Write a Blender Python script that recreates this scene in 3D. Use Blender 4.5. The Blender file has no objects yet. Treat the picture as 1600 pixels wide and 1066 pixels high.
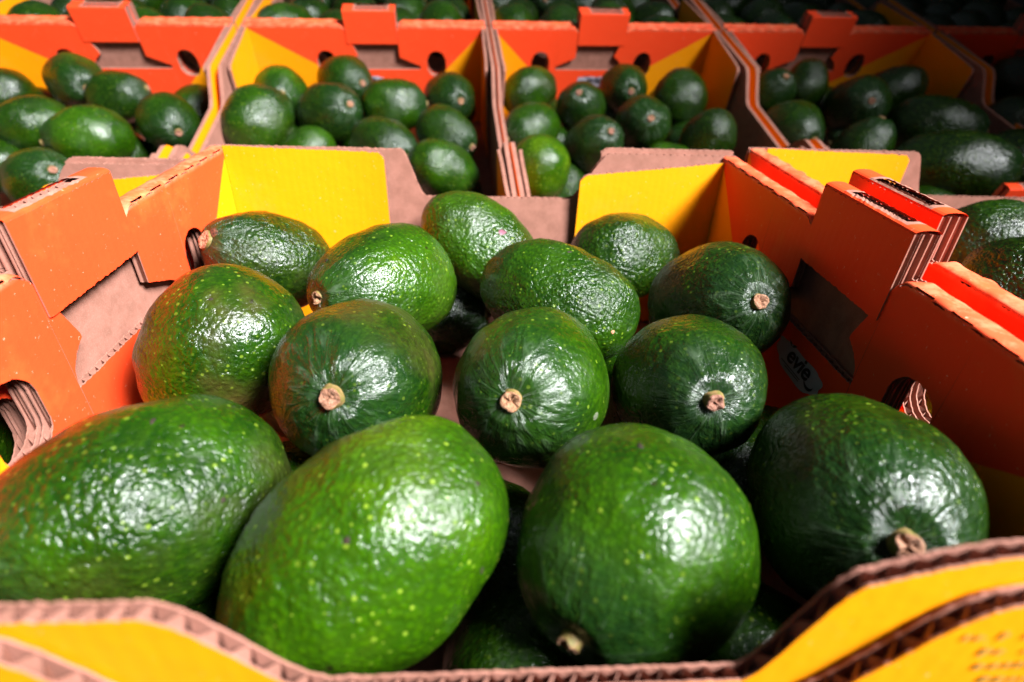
import bpy, bmesh, math, random
from math import sin, cos, pi, radians, sqrt, atan2
from mathutils import Vector, Matrix, noise
random.seed(7)
scene = bpy.context.scene
COL = scene.collection

# ------------------------------------------------------------------ camera
CAM_P, CAM_Y, CAM_R = radians(32.1), radians(4.0), radians(2.2)
cam_d = bpy.data.cameras.new("camera")
cam = bpy.data.objects.new("camera", cam_d)
COL.objects.link(cam)
fw = Vector((sin(CAM_Y)*cos(CAM_P), cos(CAM_Y)*cos(CAM_P), -sin(CAM_P)))
r0 = Vector((cos(CAM_Y), -sin(CAM_Y), 0)); u0 = r0.cross(fw)
rt = r0*cos(CAM_R)+u0*sin(CAM_R); up = rt.cross(fw)
m = Matrix((rt, up, -fw)).transposed().to_4x4()
m.translation = Vector((0, 0, 0.2))
cam.matrix_world = m
cam_d.sensor_width = 36.0
cam_d.lens = 870/1600*36.0
cam_d.clip_start = 0.005
cam_d.clip_end = 200
cam_d.dof.use_dof = True
cam_d.dof.focus_distance = 0.27
cam_d.dof.aperture_fstop = 6.8
scene.camera = cam

# ------------------------------------------------------------------ light: one big soft window light, front right and above
world = bpy.data.worlds.new("World"); scene.world = world
world.use_nodes = True
bg = world.node_tree.nodes["Background"]
bg.inputs[0].default_value = (.75, .85, 1.0, 1); bg.inputs[1].default_value = 0.075
LAMP_EL, LAMP_AZ, LAMP_D = radians(47), radians(54), 2.6      # azimuth from -Y (behind the camera) towards +X
LAMP_AIM = Vector((-.25, .60, 0))
ldir = Vector((sin(LAMP_AZ)*cos(LAMP_EL), -cos(LAMP_AZ)*cos(LAMP_EL), sin(LAMP_EL)))
lamp_d = bpy.data.lights.new("window_light", 'AREA'); lamp_d.shape = 'RECTANGLE'
lamp_d.size = .95; lamp_d.size_y = .72; lamp_d.energy = 37; lamp_d.spread = radians(48)
lamp_d.color = (.97, .975, 1.0)
lamp = bpy.data.objects.new("window_light", lamp_d); COL.objects.link(lamp)
lamp.location = Vector((0, .3, 0))+ldir*LAMP_D
lamp.rotation_euler = (lamp.location-LAMP_AIM).to_track_quat('Z', 'Y').to_euler()
scene.view_settings.view_transform = 'Standard'
scene.view_settings.look = 'None'
scene.view_settings.exposure = 0.0
scene.view_settings.gamma = 1.0

# ------------------------------------------------------------------ materials
def new_mat(name):
    mt = bpy.data.materials.new(name); mt.use_nodes = True
    nt = mt.node_tree; b = nt.nodes["Principled BSDF"]
    return mt, nt, b
class NT:
    def __init__(s, nt): s.nt = nt
    def n(s, t, **k):
        nd = s.nt.nodes.new(t)
        for a, v in k.items(): setattr(nd, a, v)
        return nd
    def l(s, a, b): s.nt.links.new(a, b)
    def math(s, op, a, b=None, c=None, clamp=False):
        nd = s.n("ShaderNodeMath", operation=op); nd.use_clamp = clamp
        for i, v in enumerate((a, b, c)):
            if v is None: continue
            if isinstance(v, (int, float)): nd.inputs[i].default_value = v
            else: s.l(v, nd.inputs[i])
        return nd.outputs[0]
    def mix(s, f, a, b):
        nd = s.n("ShaderNodeMix", data_type='RGBA')
        if isinstance(f, (int, float)): nd.inputs[0].default_value = f
        else: s.l(f, nd.inputs[0])
        for i, v in ((6, a), (7, b)):
            if isinstance(v, tuple): nd.inputs[i].default_value = (*v, 1)
            else: s.l(v, nd.inputs[i])
        return nd.outputs[2]
    def ramp(s, v, a, b, x=0.0, y=1.0):
        nd = s.n("ShaderNodeMapRange"); nd.interpolation_type = 'SMOOTHSTEP'
        s.l(v, nd.inputs[0])
        for i, w in ((1, a), (2, b), (3, x), (4, y)): nd.inputs[i].default_value = w
        return nd.outputs[0]
    def noise(s, vec, scale, detail=3, rough=.55, dist=0):
        nd = s.n("ShaderNodeTexNoise"); nd.inputs["Scale"].default_value = scale
        nd.inputs["Detail"].default_value = detail; nd.inputs["Roughness"].default_value = rough
        nd.inputs["Distortion"].default_value = dist
        if vec is not None: s.l(vec, nd.inputs["Vector"])
        return nd.outputs[0]
    def voro(s, vec, scale, feat='F1', smooth=None):
        nd = s.n("ShaderNodeTexVoronoi", feature=feat); nd.inputs["Scale"].default_value = scale
        if smooth is not None: nd.inputs["Smoothness"].default_value = smooth
        s.l(vec, nd.inputs["Vector"])
        return nd
    def bump(s, h, dist, strength=1.0, prev=None):
        nd = s.n("ShaderNodeBump"); nd.inputs["Distance"].default_value = dist
        nd.inputs["Strength"].default_value = strength
        s.l(h, nd.inputs["Height"])
        if prev is not None: s.l(prev, nd.inputs["Normal"])
        return nd.outputs[0]

def avocado_mat():
    mt, nt, b = new_mat("avocado_skin"); N = NT(nt)
    tc = N.n("ShaderNodeTexCoord"); oi = N.n("ShaderNodeObjectInfo")
    tone = N.n("ShaderNodeAttribute", attribute_type='OBJECT', attribute_name='tone').outputs["Fac"]
    rough_a = N.n("ShaderNodeAttribute", attribute_type='OBJECT', attribute_name='pebble').outputs["Fac"]
    dark_a = N.n("ShaderNodeAttribute", attribute_type='OBJECT', attribute_name='bronze').outputs["Fac"]
    off = N.n("ShaderNodeVectorMath", operation='ADD')
    N.l(tc.outputs["Object"], off.inputs[0])
    cmb = N.n("ShaderNodeCombineXYZ")
    rr = N.math('MULTIPLY', oi.outputs["Random"], 7.0)
    N.l(rr, cmb.inputs[0]); N.l(rr, cmb.inputs[1]); N.l(cmb.outputs[0], off.inputs[1])
    P = off.outputs[0]
    sep = N.n("ShaderNodeSeparateXYZ"); N.l(tc.outputs["Object"], sep.inputs[0])
    gen = N.n("ShaderNodeSeparateXYZ"); N.l(tc.outputs["Generated"], gen.inputs[0])
    # radial furrows that run away from the stem
    rad = N.math('SQRT', N.math('ADD', N.math('POWER', N.math('ABSOLUTE', sep.outputs[0]), 2), N.math('POWER', N.math('ABSOLUTE', sep.outputs[1]), 2)))
    rad = N.math('MAXIMUM', rad, .0005)
    c2 = N.n("ShaderNodeCombineXYZ")
    N.l(N.math('MULTIPLY', N.math('DIVIDE', sep.outputs[0], rad), 3.2), c2.inputs[0])
    N.l(N.math('MULTIPLY', N.math('DIVIDE', sep.outputs[1], rad), 3.2), c2.inputs[1])
    N.l(N.math('ADD', N.math('MULTIPLY', rad, 60), rr), c2.inputs[2])
    fur = N.noise(c2.outputs[0], 1.0, 4, .65, 1.2)
    pole = N.ramp(gen.outputs[2], .80, .965)
    polew = N.ramp(gen.outputs[2], .72, .93)
    # skin relief
    nb = N.noise(P, 380, 3, .6, .2)
    nc = N.noise(P, 60, 2, .5)
    v1 = N.voro(P, 470, 'SMOOTH_F1', .6).outputs["Distance"]
    h = N.math('ADD', N.math('MULTIPLY', nb, 1.0), N.math('MULTIPLY', N.math('SUBTRACT', 1.0, v1), .40))
    h = N.math('MULTIPLY', h, N.math('ADD', .25, N.math('MULTIPLY', N.math('ADD', rough_a, .15), N.ramp(N.noise(P, 22, 2), .38, .62, .45, 1.15))))
    h = N.math('ADD', h, N.math('MULTIPLY', nc, .8))
    h = N.math('MULTIPLY', h, N.math('SUBTRACT', 1.0, N.math('MULTIPLY', pole, .55)))
    h = N.math('ADD', h, N.math('MULTIPLY', N.math('MULTIPLY', fur, polew), 1.5))
    nf = N.noise(P, 900, 2, .6)
    bn = N.bump(nf, .00022, .8)
    bn = N.bump(h, .00110, 1.0, bn)
    N.l(bn, b.inputs["Normal"])
    # colour
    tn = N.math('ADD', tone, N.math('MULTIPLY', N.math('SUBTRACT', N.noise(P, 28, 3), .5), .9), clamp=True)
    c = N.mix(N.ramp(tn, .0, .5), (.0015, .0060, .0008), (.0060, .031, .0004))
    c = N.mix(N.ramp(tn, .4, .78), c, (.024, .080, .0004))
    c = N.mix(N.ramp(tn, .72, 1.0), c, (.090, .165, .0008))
    # mottling: ridges paler, hollows darker
    c = N.mix(N.math('MULTIPLY', N.ramp(nb, .35, .65), .30), c, (.040, .095, .0015))
    c = N.mix(N.math('MULTIPLY', N.ramp(v1, .25, .6), .35), c, (.003, .012, .002))
    # lenticels
    vd = N.voro(P, 330)
    sepc = N.n("ShaderNodeSeparateColor"); N.l(vd.outputs["Color"], sepc.inputs[0])
    dots = N.ramp(N.math('SUBTRACT', vd.outputs["Distance"], N.math('MULTIPLY', sepc.outputs[2], .29)), .03, -.05)
    dots = N.math('MULTIPLY', dots, N.ramp(N.noise(P, 45, 2), .38, .6, .35, 1.0))
    dots = N.math('MULTIPLY', dots, N.math('GREATER_THAN', sepc.outputs[0], .25))
    dots = N.math('MULTIPLY', dots, N.math('ADD', .25, N.math('MULTIPLY', tn, .9)), clamp=True)
    c = N.mix(N.math("MULTIPLY", dots, .6), c, (.26, .38, .03))
    # bronze blush and small scars
    bz = N.math('MULTIPLY', N.ramp(N.noise(P, 17, 3, .6), .48, .72), dark_a)
    c = N.mix(bz, c, (.075, .045, .012))
    vs = N.voro(P, 55)
    sc = N.math('MULTIPLY', N.ramp(vs.outputs["Distance"], .11, .05), N.ramp(N.noise(P, 300, 2), .45, .6))
    sps = N.n("ShaderNodeSeparateColor"); N.l(vs.outputs["Color"], sps.inputs[0])
    sc = N.math('MULTIPLY', sc, N.math('GREATER_THAN', sps.outputs[1], .72))
    c = N.mix(N.math('MULTIPLY', sc, .85), c, (.012, .008, .004))
    # darker, dusty shoulder round the stem
    c = N.mix(N.math('MULTIPLY', polew, .55), c, (.006, .022, .006))
    fr = N.math('MULTIPLY', N.math('MULTIPLY', pole, N.ramp(fur, .50, .70)), .35)
    c = N.mix(fr, c, (.10, .14, .085))
    N.l(c, b.inputs["Base Color"])
    ro = N.math('ADD', N.ramp(N.noise(P, 34, 3), .45, .70, .0, .16), N.math('ADD', .19, N.math('MULTIPLY', rough_a, .05)))
    N.l(ro, b.inputs["Roughness"])
    b.inputs["Specular IOR Level"].default_value = .46
    b.inputs["Coat Weight"].default_value = .0
    b.inputs["Coat Roughness"].default_value = .22
    return mt

def stem_mat():
    mt, nt, b = new_mat("stem_cut"); N = NT(nt)
    tc = N.n("ShaderNodeTexCoord").outputs["Object"]; oi = N.n("ShaderNodeObjectInfo").outputs["Random"]
    f = N.noise(tc, 520, 5, .7, .8)
    a = N.mix(oi, (.30, .13, .055), (.17, .065, .035))
    bcol = N.mix(oi, (.44, .24, .13), (.34, .16, .11))
    c = N.mix(N.ramp(f, .38, .64), a, bcol)
    c = N.mix(N.ramp(N.noise(tc, 1500, 2), .56, .66, 0, .7), c, (.05, .022, .012))
    N.l(c, b.inputs["Base Color"]); b.inputs["Roughness"].default_value = .8
    N.l(N.bump(f, .0009, 1.0), b.inputs["Normal"])
    return mt
def simple_mat(name, base, var, scale, rough=.75, bump=.0002, bscale=600, spec=.3):
    mt, nt, b = new_mat(name); N = NT(nt)
    tc = N.n("ShaderNodeTexCoord").outputs["Object"]
    f = N.noise(tc, scale, 4, .6)
    c = N.mix(N.ramp(f, .3, .7), base, var)
    N.l(c, b.inputs["Base Color"])
    b.inputs["Roughness"].default_value = rough
    b.inputs["Specular IOR Level"].default_value = spec
    N.l(N.bump(N.noise(tc, bscale, 3), bump, .8), b.inputs["Normal"])
    return mt

def kraft_mat():
    mt, nt, b = new_mat("kraft_board"); N = NT(nt)
    tc = N.n("ShaderNodeTexCoord").outputs["Object"]
    f = N.noise(tc, 90, 5, .65)
    g = N.noise(tc, 1500, 3, .7)
    c = N.mix(N.ramp(f, .3, .7), (.25, .108, .074), (.34, .150, .108))
    c = N.mix(N.math('MULTIPLY', N.ramp(g, .45, .7), .30), c, (.40, .23, .175))
    N.l(c, b.inputs["Base Color"]); b.inputs["Roughness"].default_value = .85
    b.inputs["Specular IOR Level"].default_value = .2
    N.l(N.bump(g, .00015, .8), b.inputs["Normal"])
    return mt

def print_mat(name, mode):
    # printed side of the board; UV = (limit of the diagonal, depth below the rim)
    mt, nt, b = new_mat(name); N = NT(nt)
    tcn = N.n("ShaderNodeTexCoord"); tc = tcn.outputs["Object"]
    red, yel = (.88, .060, .014), (.86, .29, .002)
    f = N.noise(tc, 35, 4, .6)
    if mode == 'red':
        sp = N.n("ShaderNodeSeparateXYZ"); N.l(tcn.outputs["UV"], sp.inputs[0])
        d = N.math('SUBTRACT', N.math('ADD', sp.outputs[1], N.math('MULTIPLY', N.noise(tc, 60, 2), .0012)), sp.outputs[0])
        k = N.ramp(d, .0, .0012)
        redv = N.mix(N.math('MULTIPLY', f, .35), red, (.86, .085, .022))
        yelv = N.mix(N.math('MULTIPLY', f, .4), yel, (.88, .34, .004))
        c = N.mix(k, redv, yelv)
    else:
        c = N.mix(N.math('MULTIPLY', f, .4), yel, (.88, .34, .004))
    if mode == 'red':
        rim_wear_light = N.math('MULTIPLY', N.ramp(sp.outputs[1], .0022, .0), N.ramp(N.noise(tc, 90, 4, .7), .42, .62, .15, .6))  # rubbed rim, plus the lightness of its up-facing fold painted in
        c = N.mix(rim_wear_light, c, (.88, .26, .13))
    c = N.mix(N.math('MULTIPLY', N.ramp(N.noise(tc, 14, 5, .7), .55, .75), .18), c, (.75, .28, .06))
    # scuffs: pale rubbed specks
    s = N.math('MULTIPLY', N.ramp(N.noise(tc, 420, 3, .7), .66, .76), .6)
    c = N.mix(s, c, (.85, .55, .38))
    N.l(c, b.inputs["Base Color"])
    b.inputs["Roughness"].default_value = .5
    b.inputs["Specular IOR Level"].default_value = .16
    sx = N.n("ShaderNodeSeparateXYZ"); N.l(tc, sx.inputs[0])
    flute = N.math('SINE', N.math('MULTIPLY', N.math('ADD', sx.outputs[0], sx.outputs[1]), 2*pi/.0052))
    h = N.math('ADD', N.math('ADD', N.noise(tc, 70, 3), N.math('MULTIPLY', flute, .045)), N.math('MULTIPLY', N.noise(tc, 900, 2), .14))
    N.l(N.bump(h, .0006, .5), b.inputs["Normal"])
    return mt

M_SKIN = avocado_mat()
M_KRAFT = kraft_mat()
M_RED = print_mat("red_print", 'red')
M_YEL = print_mat("yellow_print", 'yel')
M_CUT = stem_mat()
M_COLLAR = simple_mat("stem_collar", (.10, .10, .015), (.22, .13, .05), 500, .6, .0003, 900)
M_WHITE = simple_mat("label_white", (.34, .32, .38), (.40, .37, .43), 100, .5)
M_INK = simple_mat("label_ink", (.012, .010, .014), (.02, .016, .02), 100, .5)
M_FADED = simple_mat("faded_ink", (.30, .20, .06), (.45, .27, .04), 500, .6)
M_TABLE = simple_mat("dark_boards", (.03, .022, .018), (.05, .038, .03), 40, .8)
M_GROUND = simple_mat("concrete", (.09, .088, .085), (.13, .125, .12), 3, .9, .002, 60)
M_CANVAS = simple_mat("shade_curtain_canvas", (.05, .05, .055), (.07, .07, .075), 8, .9)  # cloth of the added curtain that keeps light off the right rear

# ------------------------------------------------------------------ helpers
def tag(o, label=None, cat=None, group=None, kind=None):
    if label: o['label'] = label
    if cat: o['category'] = cat
    if group: o['group'] = group
    if kind: o['kind'] = kind
def link(name, me, parent=None):
    o = bpy.data.objects.new(name, me); COL.objects.link(o)
    if parent: o.parent = parent
    return o
def empty(name, mtx, label, cat, group=None):
    o = bpy.data.objects.new(name, None); COL.objects.link(o)
    o.empty_display_size = .02; o.matrix_world = mtx
    tag(o, label, cat, group)
    return o

class MB:
    """collects quads with a material slot and a per-corner uv"""
    def __init__(s): s.v = []; s.f = []; s.m = []; s.uv = []
    def quad(s, pts, mi=0, uv=None):
        k = len(s.v); s.v += [tuple(p) for p in pts]
        s.f.append(tuple(range(k, k+len(pts)))); s.m.append(mi)
        s.uv.append(uv or [(9, .05)]*len(pts))
    def box(s, x0, x1, y0, y1, z0, z1, mi=0):
        p = [(x, y, z) for z in (z0, z1) for y in (y0, y1) for x in (x0, x1)]
        for a in ((0, 2, 3, 1), (4, 5, 7, 6), (0, 1, 5, 4), (2, 6, 7, 3), (0, 4, 6, 2), (1, 3, 7, 5)):
            s.quad([p[i] for i in a], mi)
    def build(s, name, mats, parent=None, smooth=False, weld=False):
        me = bpy.data.meshes.new(name); me.from_pydata(s.v, [], s.f)
        for mt in mats: me.materials.append(mt)
        me.polygons.foreach_set('material_index', s.m)
        uvl = me.uv_layers.new(name="print")
        fl = [c for q in s.uv for p in q for c in p]
        uvl.data.foreach_set('uv', fl)
        if weld:
            bm = bmesh.new(); bm.from_mesh(me); bmesh.ops.remove_doubles(bm, verts=bm.verts, dist=1e-6)
            bm.to_mesh(me); bm.free()
        if smooth: me.polygons.foreach_set('use_smooth', [True]*len(me.polygons))
        me.update()
        return link(name, me, parent)

# ------------------------------------------------------------------ cardboard boxes
T_WALL, T_B, LIN = .011, .0044, .0006
ZB = -.045          # underside of the boxes; their rims are at +.1
PITCH = .0052
def columns(edges, ivf, step):
    segs = []
    for a, b in zip(edges[:-1], edges[1:]):
        if b-a < 1e-5: continue
        n = max(1, int(math.ceil((b-a)/step))); col = []
        for i in range(n+1):
            s = a+(b-a)*i/n
            q = min(max(s, a+1e-5), b-1e-5)
            col.append((s, ivf(q)))
        segs.append(col)
    return segs
def rag(s, z, amp):
    return z+amp*noise.noise((s*700, z*300, 3.3))+amp*.7*noise.noise((s*2100, z*30, 8.1))
def slab(mb, seg, P, n0, n1, mf, mbk, me, uvf=None):
    for (sa, ia), (sb, ib) in zip(seg[:-1], seg[1:]):
        for (a0, a1), (b0, b1) in zip(ia, ib):
            uv = [uvf(sa, a0), uvf(sb, b0), uvf(sb, b1), uvf(sa, a1)] if uvf else None
            mb.quad((P(sa, a0, n0), P(sb, b0, n0), P(sb, b1, n0), P(sa, a1, n0)), mf, uv)
            mb.quad((P(sa, a0, n1), P(sa, a1, n1), P(sb, b1, n1), P(sb, b0, n1)), mbk, [uv[0], uv[3], uv[2], uv[1]] if uv else None)
            mb.quad((P(sa, a1, n0), P(sb, b1, n0), P(sb, b1, n1), P(sa, a1, n1)), me)
            mb.quad((P(sa, a0, n0), P(sa, a0, n1), P(sb, b0, n1), P(sb, b0, n0)), me)
    for s, iv in (seg[0], seg[-1]):
        for z0, z1 in iv:
            mb.quad((P(s, z0, n0), P(s, z0, n1), P(s, z1, n1), P(s, z1, n0)), me)
def board(mb, edges, ivf, P, n0, mf, mbk, detail, uvf=None, ragged=.0006, t=T_B):
    if detail >= 2:
        def iv2(s): return [(z0 if z0 <= 0 else rag(s, z0, ragged), rag(s, z1, ragged)) for z0, z1 in ivf(s)]
        segs = columns(edges, iv2, PITCH/5)
        for seg in segs:
            slab(mb, seg, P, n0, n0+LIN, mf, 1, 1, uvf)
            slab(mb, seg, P, n0+t-LIN, n0+t, 1, mbk, 1, uvf)
            nm, am = n0+t/2, t/2-LIN
            for (sa, ia), (sb, ib) in zip(seg[:-1], seg[1:]):
                na = nm+am*sin(2*pi*sa/PITCH); nb_ = nm+am*sin(2*pi*sb/PITCH)
                for (a0, a1), (b0, b1) in zip(ia, ib):
                    mb.quad((P(sa, a0+.0002, na), P(sb, b0+.0002, nb_), P(sb, b1-.0002, nb_), P(sa, a1-.0002, na)), 1)
    else:
        for seg in columns(edges, ivf, .004):
            slab(mb, seg, P, n0, n0+t, mf, mbk, 1, uvf)

OP0, OP1, FL1 = -.031, .041, .070
def red_wall(root, side, IX, IY, H, sg, detail, label_z=None, label=True):
    c = IY/2; hw = .0135
    h1, h2 = -.19*IY, .285*IY
    def P(s, z, n):
        bow = .0015*sin(pi*s/IY)*max(0, z/H)
        return (IX+n+bow, s, z) if side else (-n-bow, s, z)
    def dl(s): return (s-c)*sg
    def edges(ds):
        return sorted(c+sg*d for d in ds)
    E = IY/2
    def hole(d):
        for h in (h1, h2):
            if abs(d-h) < hw:
                r = sqrt(max(0, 1-((d-h)/hw)**2))
                return (.044-.011*r, .056+.013*r)
        return None
    def top(d):
        z = H
        for e, q in ((OP0, 1), (OP1, -1)):
            k = (e-d)*q
            if 0 <= k < .009: z -= .005*(1-k/.009)**2
        return z
    def iv_in(s):
        d = dl(s); hl = hole(d)
        if hl: return [(ZB, hl[0]), (hl[1], top(d))]
        if OP0 < d < -.018:
            k = (d-OP0)/(-.018-OP0)
            lo = .046+.016*k**.5; hi = .096-.032*k
            return [(ZB, .043), (min(lo, hi-.0005), hi)]
        if -.018 <= d <= OP1: return [(ZB, .043)]
        if OP1 < d < FL1:
            k = (d-OP1)/(FL1-OP1)
            return [(ZB, .043+.0005*k), (.060-.012*k, top(d))]
        return [(ZB, top(d))]
    def iv_out(s):
        hl = hole(dl(s))
        if hl: return [(ZB, hl[0]-.001), (hl[1]+.001, H)]
        return [(ZB, H)]
    def uvf(s, z):
        d = dl(s)
        u = (E-d)*1.0 if d > 0 else (E+d)*.58
        return (u+.0, (H-z))
    mb = MB()
    board(mb, edges([-E, h1-hw, h1+hw, OP0, -.018, OP1, FL1, h2-hw, h2+hw, E]), iv_in, P, 0, 0, 1, detail, uvf)
    mb.build("inner_side_panel", [M_RED, M_KRAFT], root)
    mb = MB()
    board(mb, edges([-E, h1-hw, h1+hw, h2-hw, h2+hw, E]), iv_out, P, T_WALL-T_B, 1, 0, detail, uvf)
    mb.build("outer_side_panel", [M_RED, M_KRAFT], root)
    # folded rim with perforation slots, one strip on each side of the tab
    step = .001 if detail >= 2 else .003
    for d0, d1 in ((-E, OP0), (OP1, E)):
        mb = MB(); n = int((d1-d0)/step); prev = None
        NA = 9
        for i in range(n+1):
            d = d0+(d1-d0)*i/n; s = c+sg*d
            ph = ((s+.004) % .0205)/.0205
            slot = ph < .56 and d-d0 > .004 and d1-d > .006
            wave = .0011*(sin(pi*min(1, max(0, (ph-.56)/.44))) if ph > .56 else -.25*sin(pi*ph/.56))
            ring = []
            zt = top(d)
            for k in range(NA+1):
                a = pi*k/NA
                nn = T_WALL/2-(T_WALL/2)*math.copysign(abs(cos(a))**.75, cos(a))
                zz = zt+.0021*sin(a)**.8+.0004*noise.noise((s*120, k*.5, side*4))
                if k <= 3: zz += wave*(1-k/4); nn += -wave*.35*(1-k/4)
                if k >= 7: zz += wave*.6*(k-6)/4
                ring.append(P(s, zz, nn))
            if prev:
                for k in range(NA):
                    if slot and k == 1: continue
                    mb.quad((prev[k], ring[k], ring[k+1], prev[k+1]), 0, [(9, 0)]*4)
            prev = ring
        mb.build("folded_rim", [M_RED, M_KRAFT], root, smooth=True, weld=True)
    # stacking tab: inner sheet, fold and outer sheet
    ta, tb, TZ = OP0+.0007, OP1-.0005, H+.0195
    mb = MB()
    ed = sorted((c+sg*ta, c+sg*tb))
    board(mb, ed, lambda s: [(H-.0215, TZ)], P, -.001, 0, 1, detail, lambda s, z: (9, .05))
    board(mb, ed, lambda s: [(H, TZ)], P, T_WALL-T_B, 1, 0, detail, lambda s, z: (9, .05))
    n = 44; prev = None; NA = 8
    for i in range(n+1):
        s = ed[0]+(ed[1]-ed[0])*i/n
        q = (i/n-.47)/.30
        ring = []
        for k in range(NA+1):
            a = pi*k/NA
            nn = -.001+(T_WALL+.001)/2*(1-math.copysign(abs(cos(a))**.8, cos(a)))
            zz = TZ+.0022*sin(a)**.8
            if abs(q) < 1.1 and 2 <= k <= 6: zz += .0007*noise.noise((s*500, k*1.3, 1))
            ring.append(P(s, zz, nn))
        if prev:
            for k in range(NA):
                open_ = abs(q) < 1 and 3 <= k <= 5
                edge_ = abs(q) < 1.12 and 2 <= k <= 6
                if open_: continue
                mb.quad((prev[k], ring[k], ring[k+1], prev[k+1]), 1 if edge_ else 0)
        prev = ring
    mb.build("stacking_tab", [M_RED, M_KRAFT], root, weld=True)
    if label:
        lab = label_board(root, "brand_label", lambda a, b, n: P(c+sg*.0+(-a if side else a)+ (.010 if side else -.010), .026+b, -n-.0003))
    return P

def label_outline(n=64):
    pts = []
    for i in range(n):
        a = 2*pi*i/n
        r = 1+.10*abs(sin(a*4+.5))
        x = .031*math.copysign(abs(cos(a))**.75, cos(a))*r; y = .0115*math.copysign(abs(sin(a))**.8, sin(a))*r
        pts.append((x, y+.002*cos(a*2)))
    return pts
TEXT_CACHE = {}
def text_mesh(body, size):
    if (body, size) in TEXT_CACHE: return TEXT_CACHE[(body, size)]
    cu = bpy.data.curves.new("lettering", 'FONT'); cu.body = body; cu.size = size
    cu.align_x = 'CENTER'; cu.shear = .35; cu.offset = size*.022; cu.extrude = 0
    cu.space_character = .95
    ob = bpy.data.objects.new("lettering", cu); COL.objects.link(ob)
    dg = bpy.context.evaluated_depsgraph_get(); dg.update()
    me = bpy.data.meshes.new_from_object(ob.evaluated_get(dg))
    bpy.data.objects.remove(ob); bpy.data.curves.remove(cu)
    v = [tuple(p.co) for p in me.vertices]; f = [tuple(p.vertices) for p in me.polygons]
    TEXT_CACHE[(body, size)] = (v, f)
    return v, f
def label_board(root, name, Q):
    Q0 = Q; Q = lambda a, b, n: Q0(a*.74, b*.74, n)
    mb = MB(); pts = label_outline()
    for i in range(len(pts)):
        a, b = pts[i], pts[(i+1) % len(pts)]
        mb.quad((Q(0, 0, .0002), Q(a[0], a[1], .0002), Q(b[0], b[1], .0002)), 0)
    lab = mb.build(name, [M_WHITE], root)
    mb = MB()
    v, f = text_mesh("evie", .021)
    for q in f: mb.quad([Q(v[i][0], v[i][1]-.0035, .0006) for i in q], 0)
    # leaf above the first letter, underlines and the tail under the last letter
    for (x0, y0, w, hgt) in ((-.006, -.0075, .030, .0008), (-.003, -.0095, .022, .0008)):
        mb.quad((Q(x0-w/2, y0, .0006), Q(x0+w/2, y0, .0006), Q(x0+w/2, y0+hgt, .0006), Q(x0-w/2, y0+hgt, .0006)), 0)
    for sx in (-1, 1):
        mb.quad((Q(-.013, .0085, .0006), Q(-.013+sx*.0035, .0098, .0006), Q(-.013+sx*.006, .0125, .0006), Q(-.013+sx*.0015, .0112, .0006)), 0)
    pr = None
    for i in range(15):
        a = pi*(1.05+.95*i/14); w = .0006+.0007*sin(pi*i/14)
        x, y = .0195+.0065*cos(a), -.0015+.0055*sin(a)
        cur = (Q(x, y-w, .0006), Q(x, y+w, .0006))
        if pr: mb.quad((pr[0], cur[0], cur[1], pr[1]), 0)
        pr = cur
    mb.build("lettering", [M_INK], lab)
    return lab

def end_wall(root, side, IX, IY, H, detail, prof, outer_yellow=True, dn=0.0, s0=-T_WALL+.0002, s1=None):
    s1 = IX+T_WALL-.0002 if s1 is None else s1
    def P(s, z, n):
        return (s, IY+n+dn, z) if side else (s, -n-dn, z)
    mb = MB()
    board(mb, [s0, s1], lambda s: [(ZB, prof(s))], P, 0, 1, 0 if outer_yellow else 1, detail)
    mb.build("end_wall", [M_YEL, M_KRAFT], root)
def smooth01(x):
    x = min(1, max(0, x)); return x*x*(3-2*x)
def notch(cx, lo_l, lo_r, hi_l, hi_r, H, L):
    # kraft end wall: tall beside the corners, low in the middle
    def f(s):
        x = s-cx
        if x < 0:
            return L+(H-L)*smooth01((-x-lo_l)/(hi_l-lo_l)*.92+.04) if -x > lo_l-.004 else L
        return L+(H-L)*smooth01((x-lo_r)/(hi_r-lo_r)*.92+.04) if x > lo_r-.004 else L
    return f
def corner_flap(root, side, end, IX, IY, length, h_corner, h_free, detail):
    # yellow flap folded round from the side wall, lying against the inside of the end wall
    def P(s, z, n):
        k = s/length
        x = s if end == 0 else IX-s
        lean = .0012+.004*(k**2)*(z/.1)+.0008*sin(5*k)
        nn = n+lean
        return (x, IY-nn-T_B*.8, z) if side else (x, nn+T_B*.8, z)
    def prof(s):
        k = s/length
        z = h_corner+(h_free-h_corner)*k
        if length-s < .005: z -= .004*(1-(length-s)/.005)**2
        return z
    mb = MB()
    board(mb, [.0002, length], lambda s: [(ZB+.01, prof(s))], P, -T_B*.8, 1, 0, detail, t=T_B*.8)
    mb.build("corner_flap", [M_YEL, M_KRAFT], root)

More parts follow.
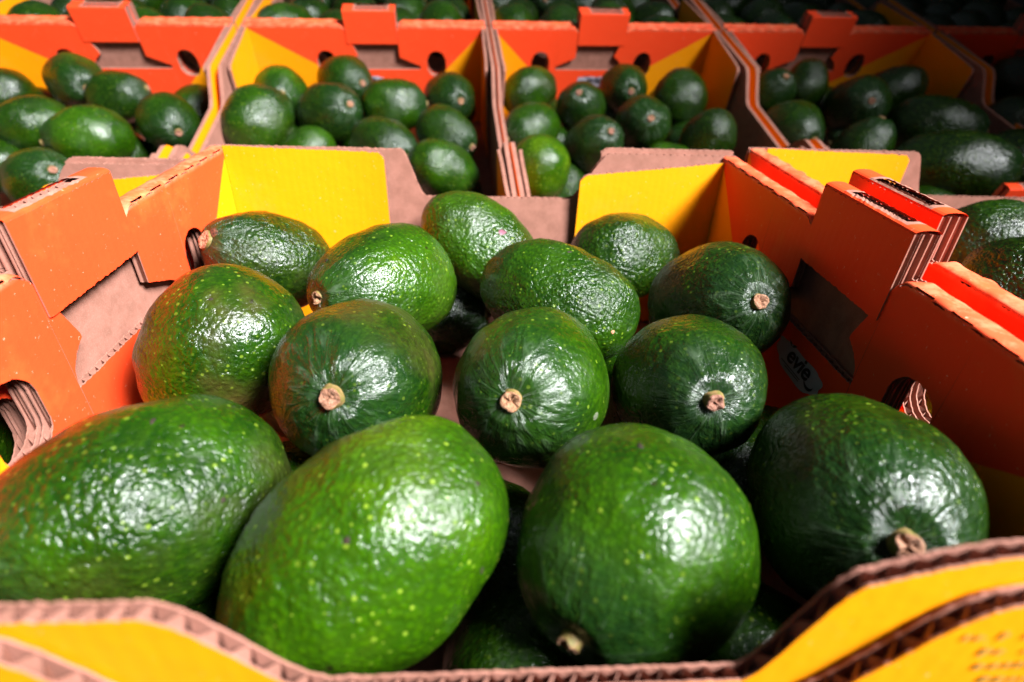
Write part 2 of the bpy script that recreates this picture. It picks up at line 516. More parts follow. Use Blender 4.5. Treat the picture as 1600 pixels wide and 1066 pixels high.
def make_box(mtx, IX, IY, label, group, detail, mirror=False, back=None, front=None, flaps=None, H=.1, fl=.106, labels=True):
    root = empty("cardboard_box", mtx, label, "box", group)
    sg = -1 if mirror else 1
    for side in (0, 1): red_wall(root, side, IX, IY, H, sg, detail, label=labels and side == 1)
    b = back or notch(IX/2, .054, .054, .072, .072, H, H-.033)
    f_ = front or b
    end_wall(root, 1, IX, IY, H, detail, b)
    end_wall(root, 0, IX, IY, H, detail, f_)
    fs = flaps or {}
    for side in (0, 1):
        for end in (0, 1):
            L_, hc, hf = fs.get((side, end), (fl, H+.001, H-.004))
            if L_: corner_flap(root, side, end, IX, IY, L_, hc, hf, detail)
    mb = MB(); mb.box(-.010, IX+.010, -.003, IY+.003, ZB, ZB+.004, 0)
    # the tray floor: one board with two crease ridges
    mb.box(.004, IX-.004, .004, IY*.5-.001, ZB+.0042, ZB+.0078, 0); mb.box(.004, IX-.004, IY*.5+.001, IY-.004, ZB+.0042, ZB+.0078, 0)
    mb.build("bottom_board", [M_KRAFT], root)
    return root
def copy_tree(o, parent=None, mtx=None, label=None):
    c = o.copy(); COL.objects.link(c)
    if parent: c.parent = parent
    if mtx is not None: c.matrix_world = mtx
    if label: c['label'] = label
    for ch in list(o.children): copy_tree(ch, c)
    return c

# main box: inner x -.178..+.180, y .070..+.412
MX, MY = -.178, .070
IXM, IYM = .358, .342
GROUP_F = "avocado boxes in the front row"
tr = Matrix.Translation
cxm = .190
main = make_box(tr((MX, MY, 0)), IXM, IYM,
    "open orange and yellow cardboard box nearest the camera holding the big avocados in focus", GROUP_F, 2,
    back=notch(cxm, .052, .056, .068, .083, .102, .068),
    front=lambda s: notch(cxm, .046, .050, .078, .067, .095, .064)(s)+.013*smooth01((s-cxm-.045)/.055),
    flaps={(1, 0): (.111, .1035, .1015), (1, 1): (.106, .0985, .0875), (0, 0): (0, 0, 0), (0, 1): (0, 0, 0)})
# second kraft sheet behind the back wall on the right, and two outer flaps on the front
def extra_sheet(name, side, prof, s0, s1, dn, detail=2, label=None, yellow=True):
    def P(s, z, n):
        return (s, IYM+n+dn, z) if side else (s, -n-dn, z)
    mb = MB()
    board(mb, [s0, s1], lambda s: [(ZB, prof(s))], P, 0, 1, 0 if yellow else 1, detail)
    return mb.build(name, [M_YEL, M_KRAFT], main)
extra_sheet("outer_flap", 1, lambda s: .1045-.004*smooth01((.274-s)/.01), .268, IXM+.009, T_B+.0006)
extra_sheet("outer_flap", 1, lambda s: .098, -.009, .118, T_B+.0006)
xr = -MX
fr = extra_sheet("outer_flap", 0, lambda s: .060+.040*smooth01((s-xr-.068)/.040)+.004*smooth01((s-xr-.105)/.03), xr+.069, IXM+.009, T_B+.0010)
fl_ = extra_sheet("outer_flap", 0, lambda s: .060+.034*smooth01((xr-.060-s)/.036), -.009, xr-.058, T_B+.0010)
# print on the outside of the front: pale label edge and faint lines of lettering
yo = -(T_B)-.0003
label_board(main, "brand_label", lambda a, b, n: (xr+.048+a*.9, yo-n, .0545+b*1.0))
mb = MB(); rng = random.Random(3)
for row in range(4):
    x = xr+.100+.004*row
    z0 = .088-.0058*row+.001
    while x < IXM-.01:
        w = rng.uniform(.0014, .0030)
        if rng.random() < .82:
            hh = rng.uniform(.0018, .0030)
            y = -(T_B*2+.0010)-.0004
            mb.quad(((x, y, z0), (x+w*.5, y, z0), (x+w*.7, y, z0+hh), (x+w*.2, y, z0+hh)), 0)
            mb.quad(((x+w*.5, y, z0+hh*.4), (x+w, y, z0+hh*.4), (x+w, y, z0+hh*.7), (x+w*.5, y, z0+hh*.7)), 0)
        x += w+.0008
mb.build("faint_print", [M_FADED], main)

def bare_copy(mtx, label):
    c = copy_tree(main, None, mtx, label)
    return c
nb_r = bare_copy(tr((MX+.391, MY+.014, .003)) @ Matrix.Rotation(radians(-.6), 4, 'Z'), "orange box pressed against the right side of the nearest box, mostly out of frame")
nb_l = bare_copy(tr((MX-.385, MY+.004, -.016)) @ Matrix.Rotation(radians(.5), 4, 'Z'), "orange box left of the nearest box, only its low kraft back corner showing")

# rear rows stand on a shelf that climbs away from the viewer
TILT, YAWR = radians(17.5), radians(-3.4)
n2 = Vector((0, -sin(TILT), cos(TILT))); d2 = Vector((0, cos(TILT), sin(TILT)))
PF = Vector((.014, .903, .154))
ROT = Matrix.Rotation(-YAWR, 4, n2)
def rear(xw, along, h):        # point on the sloping rim plane
    return PF + Vector((xw-PF.x, 0, 0)) + d2*along + n2*h
AX, AY = .42, .329
LR_NAMES = ["far left", "left of the middle seam", "right of the middle seam", "second from right", "far right"]
RIGHTS = [-.339, .008, .349, .696, 1.044]     # inner right side of each box in the row
dX = (ROT @ Vector((1, 0, 0)).to_4d()).to_3d(); dD = (ROT @ d2.to_4d()).to_3d()
def rear_matrix(xright, along):
    # box local +x runs up the slope, local +y runs to the left
    M = Matrix((dD, -dX, n2)).transposed().to_4x4()
    base = PF + dX*((xright-PF.x)) + dD*(along-AX) - n2*.1
    M.translation = base
    return M
protoN = protoM = None
rear_boxes = {}
ROWLAB = {2: ["middle-row box at the far left edge with a bright yellow corner", "middle-row box left of the upright kraft seam, brightest yellow flap",
              "middle-row box just right of the upright kraft seam", "shaded middle-row box right of centre with amber flaps and leaning orange tab", "very dark middle-row box cut off by the right edge"],
          3: ["back-row box at the top left corner behind the far left box", "back-row box behind the tab left of the kraft seam", "back-row box behind the tab right of the kraft seam",
              "dim back-row box at top right behind the leaning tab", "black shadowed back-row box in the top right corner"]}
for row, along in ((2, 0.0), (3, .447)):
    for i, xr_ in enumerate(RIGHTS):
        mir = i in (0, 1, 4)
        al = along
        M_ = rear_matrix(xr_, al)
        lab = ROWLAB[row][i]; g = "avocado boxes in the middle row" if row == 2 else "avocado boxes in the back row"
        src = protoM if mir else protoN
        if src is None:
            b_ = make_box(M_, AX, AY, lab, g, 1, mirror=mir, back=notch(AX/2, .052, .052, .092, .092, .1, .066), fl=.115)
            if mir: protoM = b_
            else: protoN = b_
        else:
            b_ = copy_tree(src, None, M_, lab); b_['group'] = g
        rear_boxes[(row, i)] = b_

# ------------------------------------------------------------------ avocados
def body_mesh(R, asp, seed, nu, nv, rough=1.0, squash=1.0, pear=.09):
    a = R*asp; vs = []; fs = []
    so = Vector((seed*3.7, seed*1.3, seed*2.1))
    def pt(s, th):
        r = sqrt(max(0, 1-s*s))*(1-pear*s+.03*s*s)*R
        z = s*a
        if s > .95: z -= R*.075*((s-.95)/.05)**1.3
        x, y = r*cos(th)*squash, r*sin(th)/squash
        p = Vector((x, y, z)); nrm = Vector((x/(R*R), y/(R*R), z/(a*a))).normalized()
        q = p/R
        d = .085*noise.noise(q*1.0+so)+.028*noise.noise(q*2.6+so*2)
        d += (.007*noise.noise(q*6.5+so)+.0055*noise.noise(q*13+so))*rough
        # soft lengthwise ribs that fade away from the stem
        d += .010*max(0, s)*noise.noise(Vector((cos(th)*2.4, sin(th)*2.4, s*1.1))+so)
        fade = min(1, (1-abs(s))*12+.25)
        return p+nrm*(d*R*fade)
    vs.append(pt(1, 0))
    for i in range(1, nv):
        s = cos(pi*i/nv)
        for j in range(nu): vs.append(pt(s, 2*pi*j/nu))
    vs.append(pt(-1, 0))
    for j in range(nu): fs.append((0, 1+j, 1+(j+1) % nu))
    for i in range(nv-2):
        b0 = 1+i*nu; b1 = b0+nu
        for j in range(nu): fs.append((b0+j, b1+j, b1+(j+1) % nu, b0+(j+1) % nu))
    b0 = 1+(nv-2)*nu; e = len(vs)-1
    for j in range(nu): fs.append((b0+j, e, b0+(j+1) % nu))
    me = bpy.data.meshes.new("body"); me.from_pydata([tuple(v) for v in vs], [], fs)
    me.materials.append(M_SKIN)
    me.polygons.foreach_set('use_smooth', [True]*len(me.polygons)); me.update()
    return me, vs[0].z
def stem_meshes(r, h, seed, n=18):
    # collar: short flared stub, cut face: rough disc with a rim and a dark pit
    prof = [(r*1.45, -.0022), (r*1.30, 0), (r*1.12, h*.25), (r*1.0, h*.6), (r*1.03, h*.9), (r*.97, h)]
    v = []; f = []
    for i, (rr, z) in enumerate(prof):
        for j in range(n):
            a = 2*pi*j/n; w = 1+.24*noise.noise(Vector((cos(a)*1.3, sin(a)*1.3, i*.25+seed*1.37)))
            v.append((rr*w*cos(a), rr*w*sin(a), z+.0016*noise.noise(Vector((cos(a)*.9, sin(a)*.9, seed*2.3)))*(z/max(h, .001))))
    for i in range(len(prof)-1):
        for j in range(n): f.append((i*n+j, i*n+(j+1) % n, (i+1)*n+(j+1) % n, (i+1)*n+j))
    me = bpy.data.meshes.new("stem"); me.from_pydata(v, [], f); me.materials.append(M_COLLAR)
    me.polygons.foreach_set('use_smooth', [True]*len(f)); me.update()
    v2 = []; f2 = []; top = v[-n:]
    rings = [(1.0, 0), (.84, .0002), (.6, .0001), (.36, -.0003), (.16, -.0006)]
    for k, (q, dz) in enumerate(rings):
        for j in range(n):
            p = top[j]; v2.append((p[0]*q, p[1]*q, p[2]+dz+.0009*noise.noise(Vector((p[0]*q*650, p[1]*q*650, seed*1.7))) if k else p[2]))
    v2.append((0, 0, h-.0004))
    for k in range(len(rings)-1):
        for j in range(n): f2.append((k*n+j, k*n+(j+1) % n, (k+1)*n+(j+1) % n, (k+1)*n+j))
    b = (len(rings)-1)*n
    for j in range(n): f2.append((b+j, b+(j+1) % n, len(v2)-1))
    m2 = bpy.data.meshes.new("cut_face"); m2.from_pydata(v2, [], f2); m2.materials.append(M_CUT); m2.update()
    return me, m2
def frame(ax, spin):
    z = Vector(ax).normalized(); t = Vector((0, 0, 1)) if abs(z.z) < .9 else Vector((1, 0, 0))
    x = t.cross(z).normalized(); y = z.cross(x)
    M = Matrix((x, y, z)).transposed().to_4x4()
    return M @ Matrix.Rotation(spin, 4, 'Z')
SHARED = {}
def avocado(c, ax, R, asp, label, group, tone=.45, pebble=.5, bronze=.2, near=False, stem_r=.0040, stem_h=.0030, seed=None, pear=.09):
    seed = seed if seed is not None else random.randint(1, 500)
    M = frame(ax, seed*1.7); M.translation = Vector(c)
    pear = pear+.07*sin(seed*2.9)
    root = empty("avocado", M, label, "avocado", group)
    if near:
        me, tip = body_mesh(R, asp, seed, 112, 80, rough=.6+pebble, squash=1+.03*math.sin(seed), pear=pear)
        s1, s2 = stem_meshes(stem_r, stem_h, seed); sc = 1
        b = link("body", me, root)
    else:
        key = seed % 6
        if key not in SHARED: SHARED[key] = (*body_mesh(.035, 1.27, key+40, 52, 36, rough=1.0), *stem_meshes(.0040, .003, key, 14))
        me, tip, s1, s2 = SHARED[key]
        b = link("body", me, root)
        k = R/.035; b.scale = (k, k, k*asp/1.27); tip = tip*k*asp/1.27
    b['tone'] = float(tone); b['pebble'] = float(pebble); b['bronze'] = float(bronze)
    st = link("stem", s1, root); st.location = (0, 0, tip-.0006)
    cf = link("cut_face", s2, st)
    return root
GROUPS = {"m": "avocados in the nearest box", "r": "avocados in the box at the right edge", "l": "avocados in the box at the left edge", "a": "avocados in the far left middle-row box", "b": "avocados in the middle-row box left of the seam", "c": "avocados in the middle-row box right of the seam", "d": "avocados in the shaded middle-row box", "e": "avocados in the dark middle-row box at the right edge"}
FRUIT = [
    ('m1', (-0.1143, 0.1349, 0.048), (-0.765, -0.619, 0.179), 0.0348, 1.402, 'broad green avocado cut off by the left edge, behind the front rim', 0.45, 0.55, 0.25, 0.004, 0.003),
    ('m2', (-0.0348, 0.1157, 0.048), (-0.779, -0.459, -0.427), 0.0344, 1.412, 'bright yellow-green avocado at front centre left, the palest and most speckled one', 0.72, 0.5, 0.1, 0.004, 0.003),
    ('m3', (0.0506, 0.1172, 0.048), (-0.633, -0.768, -0.101), 0.0373, 1.08, 'round glossy avocado at front centre with its stem down at the front rim', 0.56, 0.55, 0.05, 0.0036, 0.004),
    ('m4', (0.1355, 0.1331, 0.048), (-0.328, -0.793, 0.514), 0.0376, 1.252, 'dark ribbed avocado at front right with a yellow-green stem touching the rim', 0.3, 0.7, 0.05, 0.0042, 0.006),
    ('m5', (-0.1239, 0.2328, 0.048), (-0.584, -0.385, -0.715), 0.0365, 1.124, 'round avocado beside the left orange wall with a brownish left flank, no stem visible', 0.45, 0.5, 0.75, 0.004, 0.003),
    ('m6', (-0.0534, 0.2072, 0.048), (-0.037, -0.876, 0.48), 0.0371, 1.273, 'avocado left of centre with a thick pinkish cut stem and a purplish dusty shoulder', 0.36, 0.35, 0.45, 0.0046, 0.005),
    ('m7', (0.0238, 0.2031, 0.048), (-0.273, -0.843, 0.463), 0.0352, 1.258, 'central avocado with a round tan stem ringed by dark furrows', 0.56, 0.35, 0.05, 0.0048, 0.003),
    ('m8', (0.0965, 0.2027, 0.048), (-0.121, -0.873, 0.472), 0.0335, 1.256, 'dark avocado right of centre with a protruding green and tan stem stub', 0.22, 0.5, 0.02, 0.004, 0.006),
    ('m9', (-0.1394, 0.3467, 0.0458), (-0.59, -0.589, 0.552), 0.032, 1.322, 'pebbly avocado at the left back corner with a torn brown stem end pointing left', 0.26, 1.0, 0.15, 0.0062, 0.003),
    ('m10', (-0.0574, 0.304, 0.048), (-0.613, -0.758, 0.222), 0.0356, 1.385, 'oval avocado before the left yellow flap, small stem at its lower left', 0.62, 0.4, 0.1, 0.004, 0.002),
    ('m11', (0.0043, 0.3715, 0.0425), (0.762, -0.166, -0.626), 0.032, 1.619, 'slanted avocado against the kraft notch with a small purple scar', 0.6, 0.7, 0.05, 0.004, 0.003),
    ('m12', (0.0455, 0.2863, 0.048), (-0.871, 0.459, 0.173), 0.0323, 1.505, 'greyish matte oval avocado lying across the centre back with a tiny pink dot', 0.42, 0.95, 0.02, 0.004, 0.003),
    ('m13', (0.106, 0.3708, 0.0391), (0.957, 0.29, 0.001), 0.032, 1.308, 'pebbly avocado in front of the right yellow flap at the back', 0.4, 0.9, 0.02, 0.004, 0.003),
    ('m14', (0.1384, 0.2789, 0.048), (0.066, -0.842, 0.535), 0.0359, 1.307, 'dark avocado against the right red wall with a round cut stem', 0.16, 0.6, 0.02, 0.0046, 0.003),
    ('r1', (0.3892, 0.3775, 0.048), (0.965, -0.17, 0.198), 0.0342, 1.295, 'glossy dark avocado below the kraft wall in the box at the right edge', 0.25, 0.9, 0, 0.004, 0.003),
    ('r2', (0.3435, 0.2932, 0.048), (0.82, -0.547, 0.171), 0.0372, 1.142, 'nearly black avocado at the right edge beside the orange tab', 0.15, 0.8, 0, 0.004, 0.003),
    ('l1', (-0.3578, 0.3516, 0.0136), (-0.856, -0.503, 0.12), 0.03, 1.08, 'sliver of green avocado behind the orange tab at the left edge', 0.45, 0.5, 0.1, 0.004, 0.003),
    ('a1', (-0.6216, 0.8157, 0.0643), (-0.847, -0.528, -0.055), 0.03, 1.281, 'dark avocado at the left edge under the amber corner of the far left box', 0.25, 0.6, 0, 0.004, 0.003),
    ('a2', (-0.5295, 0.8312, 0.0794), (0.678, -0.733, -0.049), 0.0323, 1.253, 'avocado under the left hand hole of the far left box, stem visible', 0.42, 0.5, 0.1, 0.004, 0.003),
    ('a3', (-0.4653, 0.8045, 0.0667), (0.949, 0.026, 0.314), 0.03, 1.3, 'avocado below the brown slot of the far left box, stem at right end', 0.3, 0.5, 0, 0.004, 0.003),
    ('a4', (-0.4425, 0.9378, 0.0616), (-0.09, 0.529, 0.844), 0.03, 1.187, 'avocado in the right back corner of the far left box below the hand hole', 0.35, 0.5, 0, 0.004, 0.003),
    ('a5', (-0.5291, 0.7254, 0.046), (-0.844, -0.519, -0.138), 0.0318, 1.255, 'long avocado lying in the second row at the left edge of the far left box', 0.4, 0.6, 0, 0.004, 0.003),
    ('a6', (-0.4555, 0.7012, 0.0384), (-0.886, -0.462, -0.032), 0.033, 1.325, 'smooth light green avocado lying across the middle of the far left box', 0.6, 0.4, 0.1, 0.004, 0.003),
    ('a7', (-0.3795, 0.7395, 0.0505), (0.605, -0.787, -0.119), 0.0317, 1.247, 'avocado against the kraft divider of the far left box with a stem facing down', 0.38, 0.5, 0, 0.004, 0.003),
    ('a8', (-0.4637, 0.6172, 0.0119), (0.718, -0.522, 0.46), 0.0327, 1.242, 'avocado lowest in the far left box with a big tan stem near its top', 0.42, 0.4, 0, 0.0044, 0.003),
    ('a9', (-0.4483, 0.7284, 0.0082), (-0.687, -0.452, -0.568), 0.03, 1.249, 'small dark avocado deep between the others beside the kraft strips at left', 0.28, 0.5, 0, 0.004, 0.003),
    ('a10', (-0.5702, 0.6848, 0.0093), (-0.832, -0.555, 0.016), 0.03, 1.249, 'shadowed avocado at the left edge above the lowest one with the tan stem', 0.35, 0.5, 0, 0.004, 0.003),
    ('b1', (-0.2625, 0.8183, 0.0753), (0.269, -0.963, 0.01), 0.0328, 1.248, 'light green avocado in the left back corner beside the bright yellow flap', 0.62, 0.4, 0.05, 0.003, 0.002),
    ('b2', (-0.2747, 0.7482, 0.0532), (0.612, 0.459, 0.644), 0.0375, 1.228, 'big broad avocado beside the left kraft notch with a frosty highlight, no stem showing', 0.46, 0.7, 0.1, 0.004, 0.003),
    ('b3', (-0.1833, 0.8538, 0.0865), (0.654, -0.753, 0.079), 0.0327, 1.274, 'avocado under the brown slot left of the seam with a stem at lower right', 0.42, 0.5, 0, 0.004, 0.003),
    ('b4', (-0.1908, 0.7692, 0.0598), (0.705, -0.605, 0.368), 0.0357, 1.269, 'roundish avocado left of the seam with its stem facing up right at its crown', 0.28, 0.7, 0, 0.004, 0.003),
    ('b5', (-0.1103, 0.7941, 0.0677), (0.995, 0.094, 0.046), 0.0318, 1.302, 'avocado with an oval stem sticking out of its right end, left of the seam', 0.46, 0.5, 0, 0.004, 0.003),
    ('b6', (-0.0388, 0.8145, 0.0741), (0.38, -0.92, 0.091), 0.0313, 1.257, 'avocado with dull red stem in the corner just left of the kraft seam', 0.26, 0.5, 0, 0.0035, 0.003),
    ('b7', (-0.2142, 0.7204, 0.0191), (-0.818, -0.065, -0.572), 0.03, 1.269, 'low avocado peeking just over the top edge of the big yellow flap', 0.55, 0.5, 0, 0.004, 0.003),
    ('b8', (-0.112, 0.6914, 0.0353), (0.679, -0.733, -0.031), 0.0346, 1.28, 'dark avocado with a frosty patch and a stem at its lower right above the notch', 0.26, 0.7, 0, 0.0035, 0.003),
    ('b9', (-0.0397, 0.7274, 0.0467), (0.785, -0.567, -0.25), 0.0302, 1.295, 'avocado touching the kraft seam on its left with a stem at lower right', 0.3, 0.7, 0, 0.004, 0.003),
    ('b10', (-0.0412, 0.6501, 0.0223), (0.87, 0.133, -0.474), 0.0309, 1.317, 'lowest avocado beside the seam on its left, smooth mid green without stem', 0.48, 0.5, 0, 0.004, 0.003),
    ('c1', (0.071, 0.8428, 0.083), (0.826, 0.478, 0.298), 0.0309, 1.292, 'avocado in the left back corner right of the seam with a yellowish left side', 0.44, 0.6, 0.3, 0.004, 0.003),
    ('c2', (0.1373, 0.8, 0.0695), (-0.238, -0.757, 0.609), 0.0312, 1.224, 'avocado right of the seam with a stem on top of its crown', 0.3, 0.5, 0, 0.004, 0.003),
    ('c3', (0.2053, 0.8556, 0.0871), (0.041, -0.997, 0.067), 0.0317, 1.255, 'avocado under the brown slot right of the seam with a stem in its middle', 0.38, 0.5, 0, 0.0036, 0.003),
    ('c4', (0.2823, 0.8367, 0.0811), (-0.106, 0.577, 0.81), 0.0346, 1.112, 'upright ribbed avocado before the amber flap right of the seam', 0.3, 0.7, 0, 0.004, 0.003),
    ('c5', (0.0653, 0.7479, 0.05), (-0.782, -0.594, -0.19), 0.03, 1.289, 'light green avocado touching the seam on its right with a stem at lower left', 0.52, 0.5, 0, 0.004, 0.003),
    ('c6', (0.1424, 0.7105, 0.0413), (0.283, -0.781, 0.557), 0.0329, 1.26, 'dark avocado in the centre right of the seam with a brown stem at upper right', 0.24, 0.6, 0, 0.0042, 0.003),
    ('c7', (0.2146, 0.7615, 0.0574), (-0.056, -0.934, 0.353), 0.0346, 1.253, 'round avocado facing the camera with a pink stem ringed by a dark hollow', 0.3, 0.5, 0, 0.0044, 0.003),
    ('c8', (0.2893, 0.7258, 0.0462), (-0.505, 0.365, -0.782), 0.0309, 1.258, 'dull grey-green avocado beside the right kraft notch, broad frosty side', 0.18, 0.7, 0, 0.004, 0.003),
    ('c9', (0.0695, 0.6549, 0.0238), (-0.164, 0.172, -0.971), 0.0343, 1.136, 'bright green avocado lowest beside the seam on its right with a yellow tinge at left', 0.72, 0.5, 0.35, 0.004, 0.003),
    ('c10', (0.2449, 0.7172, 0.0133), (0.974, 0.045, -0.223), 0.03, 1.251, 'sliver of bright avocado behind the doubled kraft edge', 0.65, 0.5, 0, 0.004, 0.003),
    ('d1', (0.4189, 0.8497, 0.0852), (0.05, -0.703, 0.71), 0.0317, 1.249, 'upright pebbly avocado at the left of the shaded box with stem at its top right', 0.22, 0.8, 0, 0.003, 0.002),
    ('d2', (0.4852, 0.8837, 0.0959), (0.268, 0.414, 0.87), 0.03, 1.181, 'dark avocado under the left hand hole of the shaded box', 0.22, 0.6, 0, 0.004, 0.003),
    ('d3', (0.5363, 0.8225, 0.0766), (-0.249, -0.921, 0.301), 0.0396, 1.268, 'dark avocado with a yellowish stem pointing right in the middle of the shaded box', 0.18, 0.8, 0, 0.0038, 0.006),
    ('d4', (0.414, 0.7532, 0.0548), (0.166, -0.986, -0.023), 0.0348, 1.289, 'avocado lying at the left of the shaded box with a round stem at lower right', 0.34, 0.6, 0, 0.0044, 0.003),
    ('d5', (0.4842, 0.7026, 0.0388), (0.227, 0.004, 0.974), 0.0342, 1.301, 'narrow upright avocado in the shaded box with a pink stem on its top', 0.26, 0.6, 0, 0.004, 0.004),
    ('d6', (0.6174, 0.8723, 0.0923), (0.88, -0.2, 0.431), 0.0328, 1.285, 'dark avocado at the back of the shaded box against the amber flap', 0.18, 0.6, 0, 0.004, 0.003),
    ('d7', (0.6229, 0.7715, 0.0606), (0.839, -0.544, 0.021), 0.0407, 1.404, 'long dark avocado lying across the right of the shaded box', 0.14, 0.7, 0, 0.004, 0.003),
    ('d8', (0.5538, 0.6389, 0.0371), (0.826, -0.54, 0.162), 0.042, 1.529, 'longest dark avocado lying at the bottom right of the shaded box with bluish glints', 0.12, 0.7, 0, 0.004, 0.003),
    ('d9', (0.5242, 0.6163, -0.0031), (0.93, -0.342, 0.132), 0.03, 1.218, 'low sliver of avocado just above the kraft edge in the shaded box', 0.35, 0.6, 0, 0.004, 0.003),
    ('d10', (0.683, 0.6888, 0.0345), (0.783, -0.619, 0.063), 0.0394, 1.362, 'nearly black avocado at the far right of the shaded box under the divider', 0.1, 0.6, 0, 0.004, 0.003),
    ('e1', (0.8453, 0.9172, 0.1065), (0.799, -0.601, -0.014), 0.0367, 1.224, 'upper shade-darkened avocado at the right edge of the picture, in deep shade', 0.06, 0.6, 0, 0.004, 0.003),  # deep shade of this box painted into the low tone, also below
    ('e2', (0.7495, 0.7835, 0.0643), (0.79, -0.612, 0.026), 0.0377, 1.257, 'lower shade-darkened avocado at the right edge of the picture beside the divider', 0.08, 0.6, 0, 0.004, 0.003),
]
# small scars: (fruit, direction from its centre, half width, half height, kind)
SCARS = [
    ('m11', (0.346, -0.627, 0.698), 0.0032, 0.002, 'purple'),
    ('m12', (0.595, -0.803, -0.010), 0.0013, 0.0013, 'pink'),
    ('m2', (0.007, -0.533, 0.846), 0.0013, 0.001, 'dark'),
    ('m2', (0.763, 0.023, 0.646), 0.0009, 0.0008, 'dark'),
    ('m2', (0.904, -0.359, 0.233), 0.0012, 0.0007, 'dark'),
    ('m1', (0.905, -0.236, 0.355), 0.0011, 0.0009, 'dark'),
    ('m1', (0.322, 0.156, 0.934), 0.0016, 0.0007, 'dark'),
    ('m7', (0.642, -0.752, 0.150), 0.0022, 0.0018, 'grey'),
    ('m10', (-0.597, -0.513, 0.617), 0.0012, 0.001, 'dark'),
    ('m5', (0.218, -0.359, 0.908), 0.001, 0.0008, 'dark'),
    ('m3', (-0.058, 0.146, 0.988), 0.001, 0.0016, 'dark'),
    ('m9', (-0.457, -0.586, 0.668), 0.0045, 0.0035, 'brown'),
    ('m12', (0.133, -0.057, 0.989), 0.0016, 0.0007, 'dark'),
]
SCAR_MAT = {'purple': simple_mat("purple_scar", (.22, .06, .10), (.10, .04, .05), 900, .5), 'pink': simple_mat("pink_scar", (.50, .22, .12), (.35, .15, .08), 900, .7),
            'dark': simple_mat("dark_scar", (.012, .010, .006), (.03, .02, .01), 900, .8), 'grey': simple_mat("cork_scar", (.13, .14, .09), (.05, .07, .03), 1200, .8, .0006, 1500),
            'brown': simple_mat("brown_scar", (.16, .06, .03), (.02, .012, .008), 500, .8, .0008, 900)}
from mathutils.bvhtree import BVHTree
BVH = {}
def scar(root, wdir, a, b, kind, seed):
    body = [o for o in root.children if o.name.startswith("body")][0]
    if body.name not in BVH:
        BVH[body.name] = BVHTree.FromPolygons([v.co for v in body.data.vertices], [tuple(p.vertices) for p in body.data.polygons])
    tree = BVH[body.name]
    d = (root.matrix_world.to_3x3().inverted() @ Vector(wdir)).normalized()
    hit, nrm, _, _ = tree.ray_cast(d*.2, -d)
    if hit is None: return
    t = nrm.orthogonal().normalized(); u = nrm.cross(t)
    vs = []; fs = []; n = 16; rings = (0, .4, .75, 1.0)
    for k, q in enumerate(rings):
        for j in range(n if k else 1):
            an = 2*pi*j/n; w = 1+.45*noise.noise(Vector((cos(an)*1.2, sin(an)*1.2, seed*3.1)))
            p = hit+t*(a*q*w*cos(an))+u*(b*q*w*sin(an))
            co, nn, _, _ = tree.find_nearest(p)
            vs.append(co+nn*(.00022 if k < 3 else -.0001))
    for j in range(n): fs.append((0, 1+j, 1+(j+1) % n))
    for k in range(len(rings)-2):
        for j in range(n): fs.append((1+k*n+j, 1+(k+1)*n+j, 1+(k+1)*n+(j+1) % n, 1+k*n+(j+1) % n))
    me = bpy.data.meshes.new("scar"); me.from_pydata([tuple(v) for v in vs], [], fs); me.materials.append(SCAR_MAT[kind])
    me.polygons.foreach_set('use_smooth', [True]*len(fs)); me.update()
    link("scar", me, root)
for i, (key, c, ax, R, asp, lab, tone, peb, brz, sr, sh) in enumerate(FRUIT):
    if key[0] in 'abcd': R *= 1.05
    root_ = avocado(c, ax, R, asp, lab, GROUPS[key[0]], tone, peb, brz, near=key[0] in 'mr', stem_r=sr*.88, stem_h=sh*.75, seed=i*7+3)
    for q_, (k_, d_, a_, b_, kd_) in enumerate(SCARS):
        if k_ == key: scar(root_, d_, a_, b_, kd_, q_)

# lower layer, seen only as dark shapes in the gaps
LOWER = [((-.088, .176), "between the two left front avocados and the pair behind them"), ((.002, .158), "in the gap under the three central avocados"),
         ((.078, .166), "in the gap left of the dark stemmed avocado at right"), ((-.098, .285), "behind the round avocado at the left wall"),
         ((.092, .262), "in the gap before the dark avocado at the right wall"), ((.062, .350), "under the pebbly avocado by the right flap"),
         ((-.085, .104), "in the gap between the two front left avocados"), ((.016, .098), "in the black gap between the two front middle avocados"), ((.098, .104), "in the black gap left of the front right avocado"), ((-.030, .372), "under the slanted avocado at the kraft notch"), ((.142, .205), "beside the brand label on the right wall")]
for i, ((x, y), where) in enumerate(LOWER):
    avocado((x, y, -.009), (sin(i*2.3), cos(i*2.3), .15), .032, 1.25, "shadowed lower-layer avocado " + where, "avocados of the lower layer in the nearest box", .35, .5, 0, seed=i*5+1)
# the boxes on either side are full as well; their fruit lies low behind the side walls
for side, xs, zc in (("left", (-.515, -.428, -.340, -.255), .016), ("right", (.258, .345, .430, .515), .040)):
    for j, y in enumerate((.125, .205, .290, .365)):
        for k, x in enumerate(xs):
            if side == "left" and j == 3 and k in (1, 2): continue
            if side == "right" and (j, k) in ((2, 0), (2, 1), (2, 2), (3, 1), (3, 2), (3, 0), (1, 1)): continue
            avocado((x+.005*sin(j*3+k), y+.006*cos(k*2.1), zc), (sin(j*2+k*1.3), cos(j*2+k*1.3), .2), .034, 1.22,
                    "%s avocado of the %s course in the box at the %s edge" % (("leftmost", "second from left", "third from left", "rightmost")[k], ("nearest", "second", "third", "back")[j], side),
                    GROUPS[side[0]], .38, .5, 0, seed=j*17+k*5+2)
RB = ["far left box", "box left of the seam", "box right of the seam", "shaded box", "dark box at right"]
DW = ["far", "second", "third", "near"]; SW = ["left", "middle", "right"]
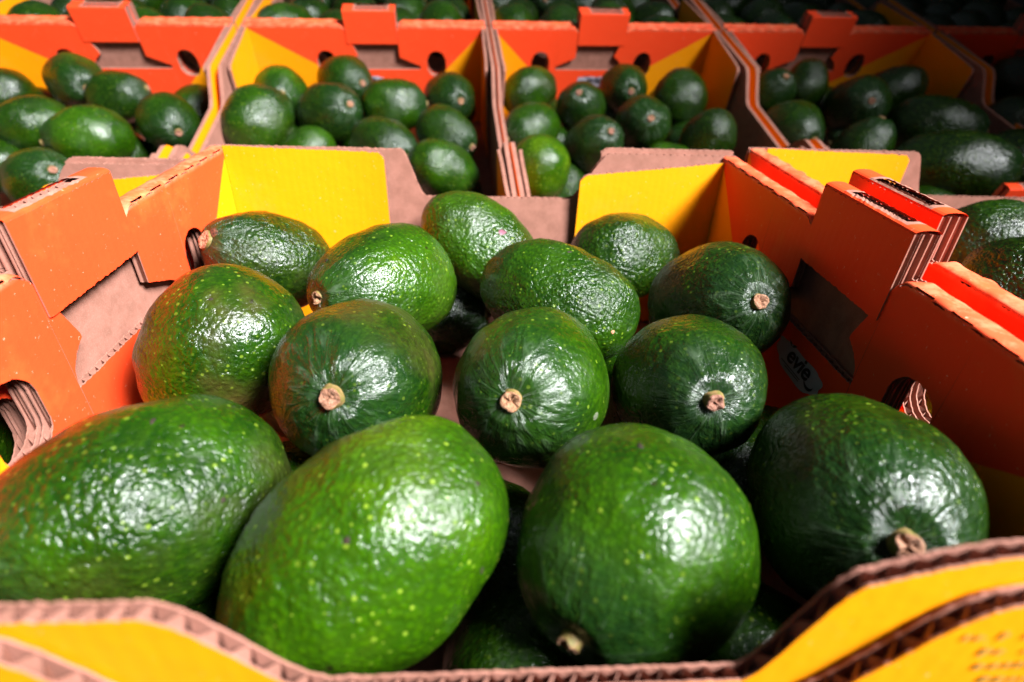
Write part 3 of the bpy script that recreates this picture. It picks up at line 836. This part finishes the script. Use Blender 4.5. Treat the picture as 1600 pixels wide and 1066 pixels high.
for i in range(5):
    Mb = rear_boxes[(2, i)].matrix_world
    for j in range(4):
        for k in range(3):
            p = Mb @ Vector((AX-.055-.098*j, AY-.06-.105*k, .008))
            ax = Mb.to_3x3() @ Vector((sin(i+j*2.1+k), cos(i+j*2.1+k), .1))
            avocado(p, ax, .034, 1.25, "shadowed lower-layer avocado, %s one of the %s course in the %s" % (SW[k], DW[j], RB[i]), "avocados of the lower layer in the middle row", .35, .5, 0, seed=i*31+j*5+k)

# the back row: three courses of fruit in each box, only the nearest ones show over the orange rims
ORD = ["leftmost", "second from left", "third from left", "rightmost"]
BOXN = ["top left corner box", "back-row box left of the upright seam", "back-row box right of the upright seam", "dim back-row box at top right", "black back-row box in the top right corner"]
CN = ["nearest course", "second course", "third course", "fourth course"]
rb = random.Random(11)
for i in range(5):
    Mb = rear_boxes[(3, i)].matrix_world
    for j in range(4):
        for k in range(4):
            R = rb.uniform(.033, .038)
            y = AY-(.040+.078*k)+rb.uniform(-.006, .006)-(.012 if j % 2 else -.004)
            x = .050+.088*j+rb.uniform(-.006, .006)
            z = .050+rb.uniform(-.004, .008)+(.012 if j == 0 else 0)
            p = Mb @ Vector((x, min(max(y, .038), AY-.038), z))
            a = rb.uniform(-.9, .9)
            axl = Vector((-cos(a), sin(a), rb.uniform(-.1, .45)))
            if rb.random() < .3: axl = -axl
            ax = Mb.to_3x3() @ axl
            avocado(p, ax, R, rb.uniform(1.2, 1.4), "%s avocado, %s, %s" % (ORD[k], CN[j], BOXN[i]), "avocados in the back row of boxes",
                    rb.uniform(.15, .5) if i < 3 else rb.uniform(.05, .2), rb.uniform(.4, .8), 0, near=False, seed=rb.randint(0, 400))  # shade of the two right boxes painted in as darker skins

# ------------------------------------------------------------------ stands, floor and added shade curtain
def struct(name, mb, mt, mtx=None):
    o = mb.build(name, [mt]); o['kind'] = 'structure'
    if mtx is not None: o.matrix_world = mtx
    return o
mb = MB(); mb.box(-14, 14, -8, 20, -.92, -.90); struct("ground", mb, M_GROUND)
t = empty("display_table", tr((0, .2, -.9)), "dark board table that carries the nearest row of avocado boxes", "table")
for k in range(4):
    mb = MB(); mb.box(-1.1, 1.08, -.16+.13*k, -.16+.13*k+.124, .868+ZB, .881+ZB); mb.build("board", [M_TABLE], t)
for x in (-1.05, 1.0):
    for y in (-.12, .28):
        mb = MB(); mb.box(x, x+.05, y, y+.05, .002, .868+ZB); mb.build("leg", [M_TABLE], t)
Ms = Matrix((dD, -dX, n2)).transposed().to_4x4(); Ms.translation = PF - n2*(.104-ZB) - d2*.45
t = empty("display_shelf", Ms, "dark board shelf sloping up under the rear rows of boxes", "shelf")
for k in range(8):
    mb = MB(); mb.box(-.02+.125*k, -.02+.125*k+.12, -1.06, 1.1, -.015, -.003); mb.build("board", [M_TABLE], t)

def folds(axis, a0, a1, step, pos, depth, z0, z1):
    mb = MB(); n = int((a1-a0)/step); pr = None
    for i in range(n*4+1):
        a = a0+(a1-a0)*i/(n*4); w = pos+depth*sin(i*pi/2+.4)+depth*.5*noise.noise((a*1.3, pos, 0))
        cur = [((w+dz, a, z) if axis == 'y' else (a, w+dz, z)) for dz in (0, .004) for z in (z0, z1)]
        if pr:
            mb.quad((pr[0], cur[0], cur[1], pr[1])); mb.quad((pr[2], cur[2], cur[3], pr[3]))
            mb.quad((pr[1], cur[1], cur[3], pr[3])); mb.quad((pr[0], cur[0], cur[2], pr[2]))
        pr = cur
    return mb
# added curtain that blocks the window light and shades the rear right boxes
o = folds('y', -.24, 2.9, .22, 1.15, .015, -.89, 1.9).build("added_shade_curtain", [M_CANVAS]); o['kind'] = 'structure'
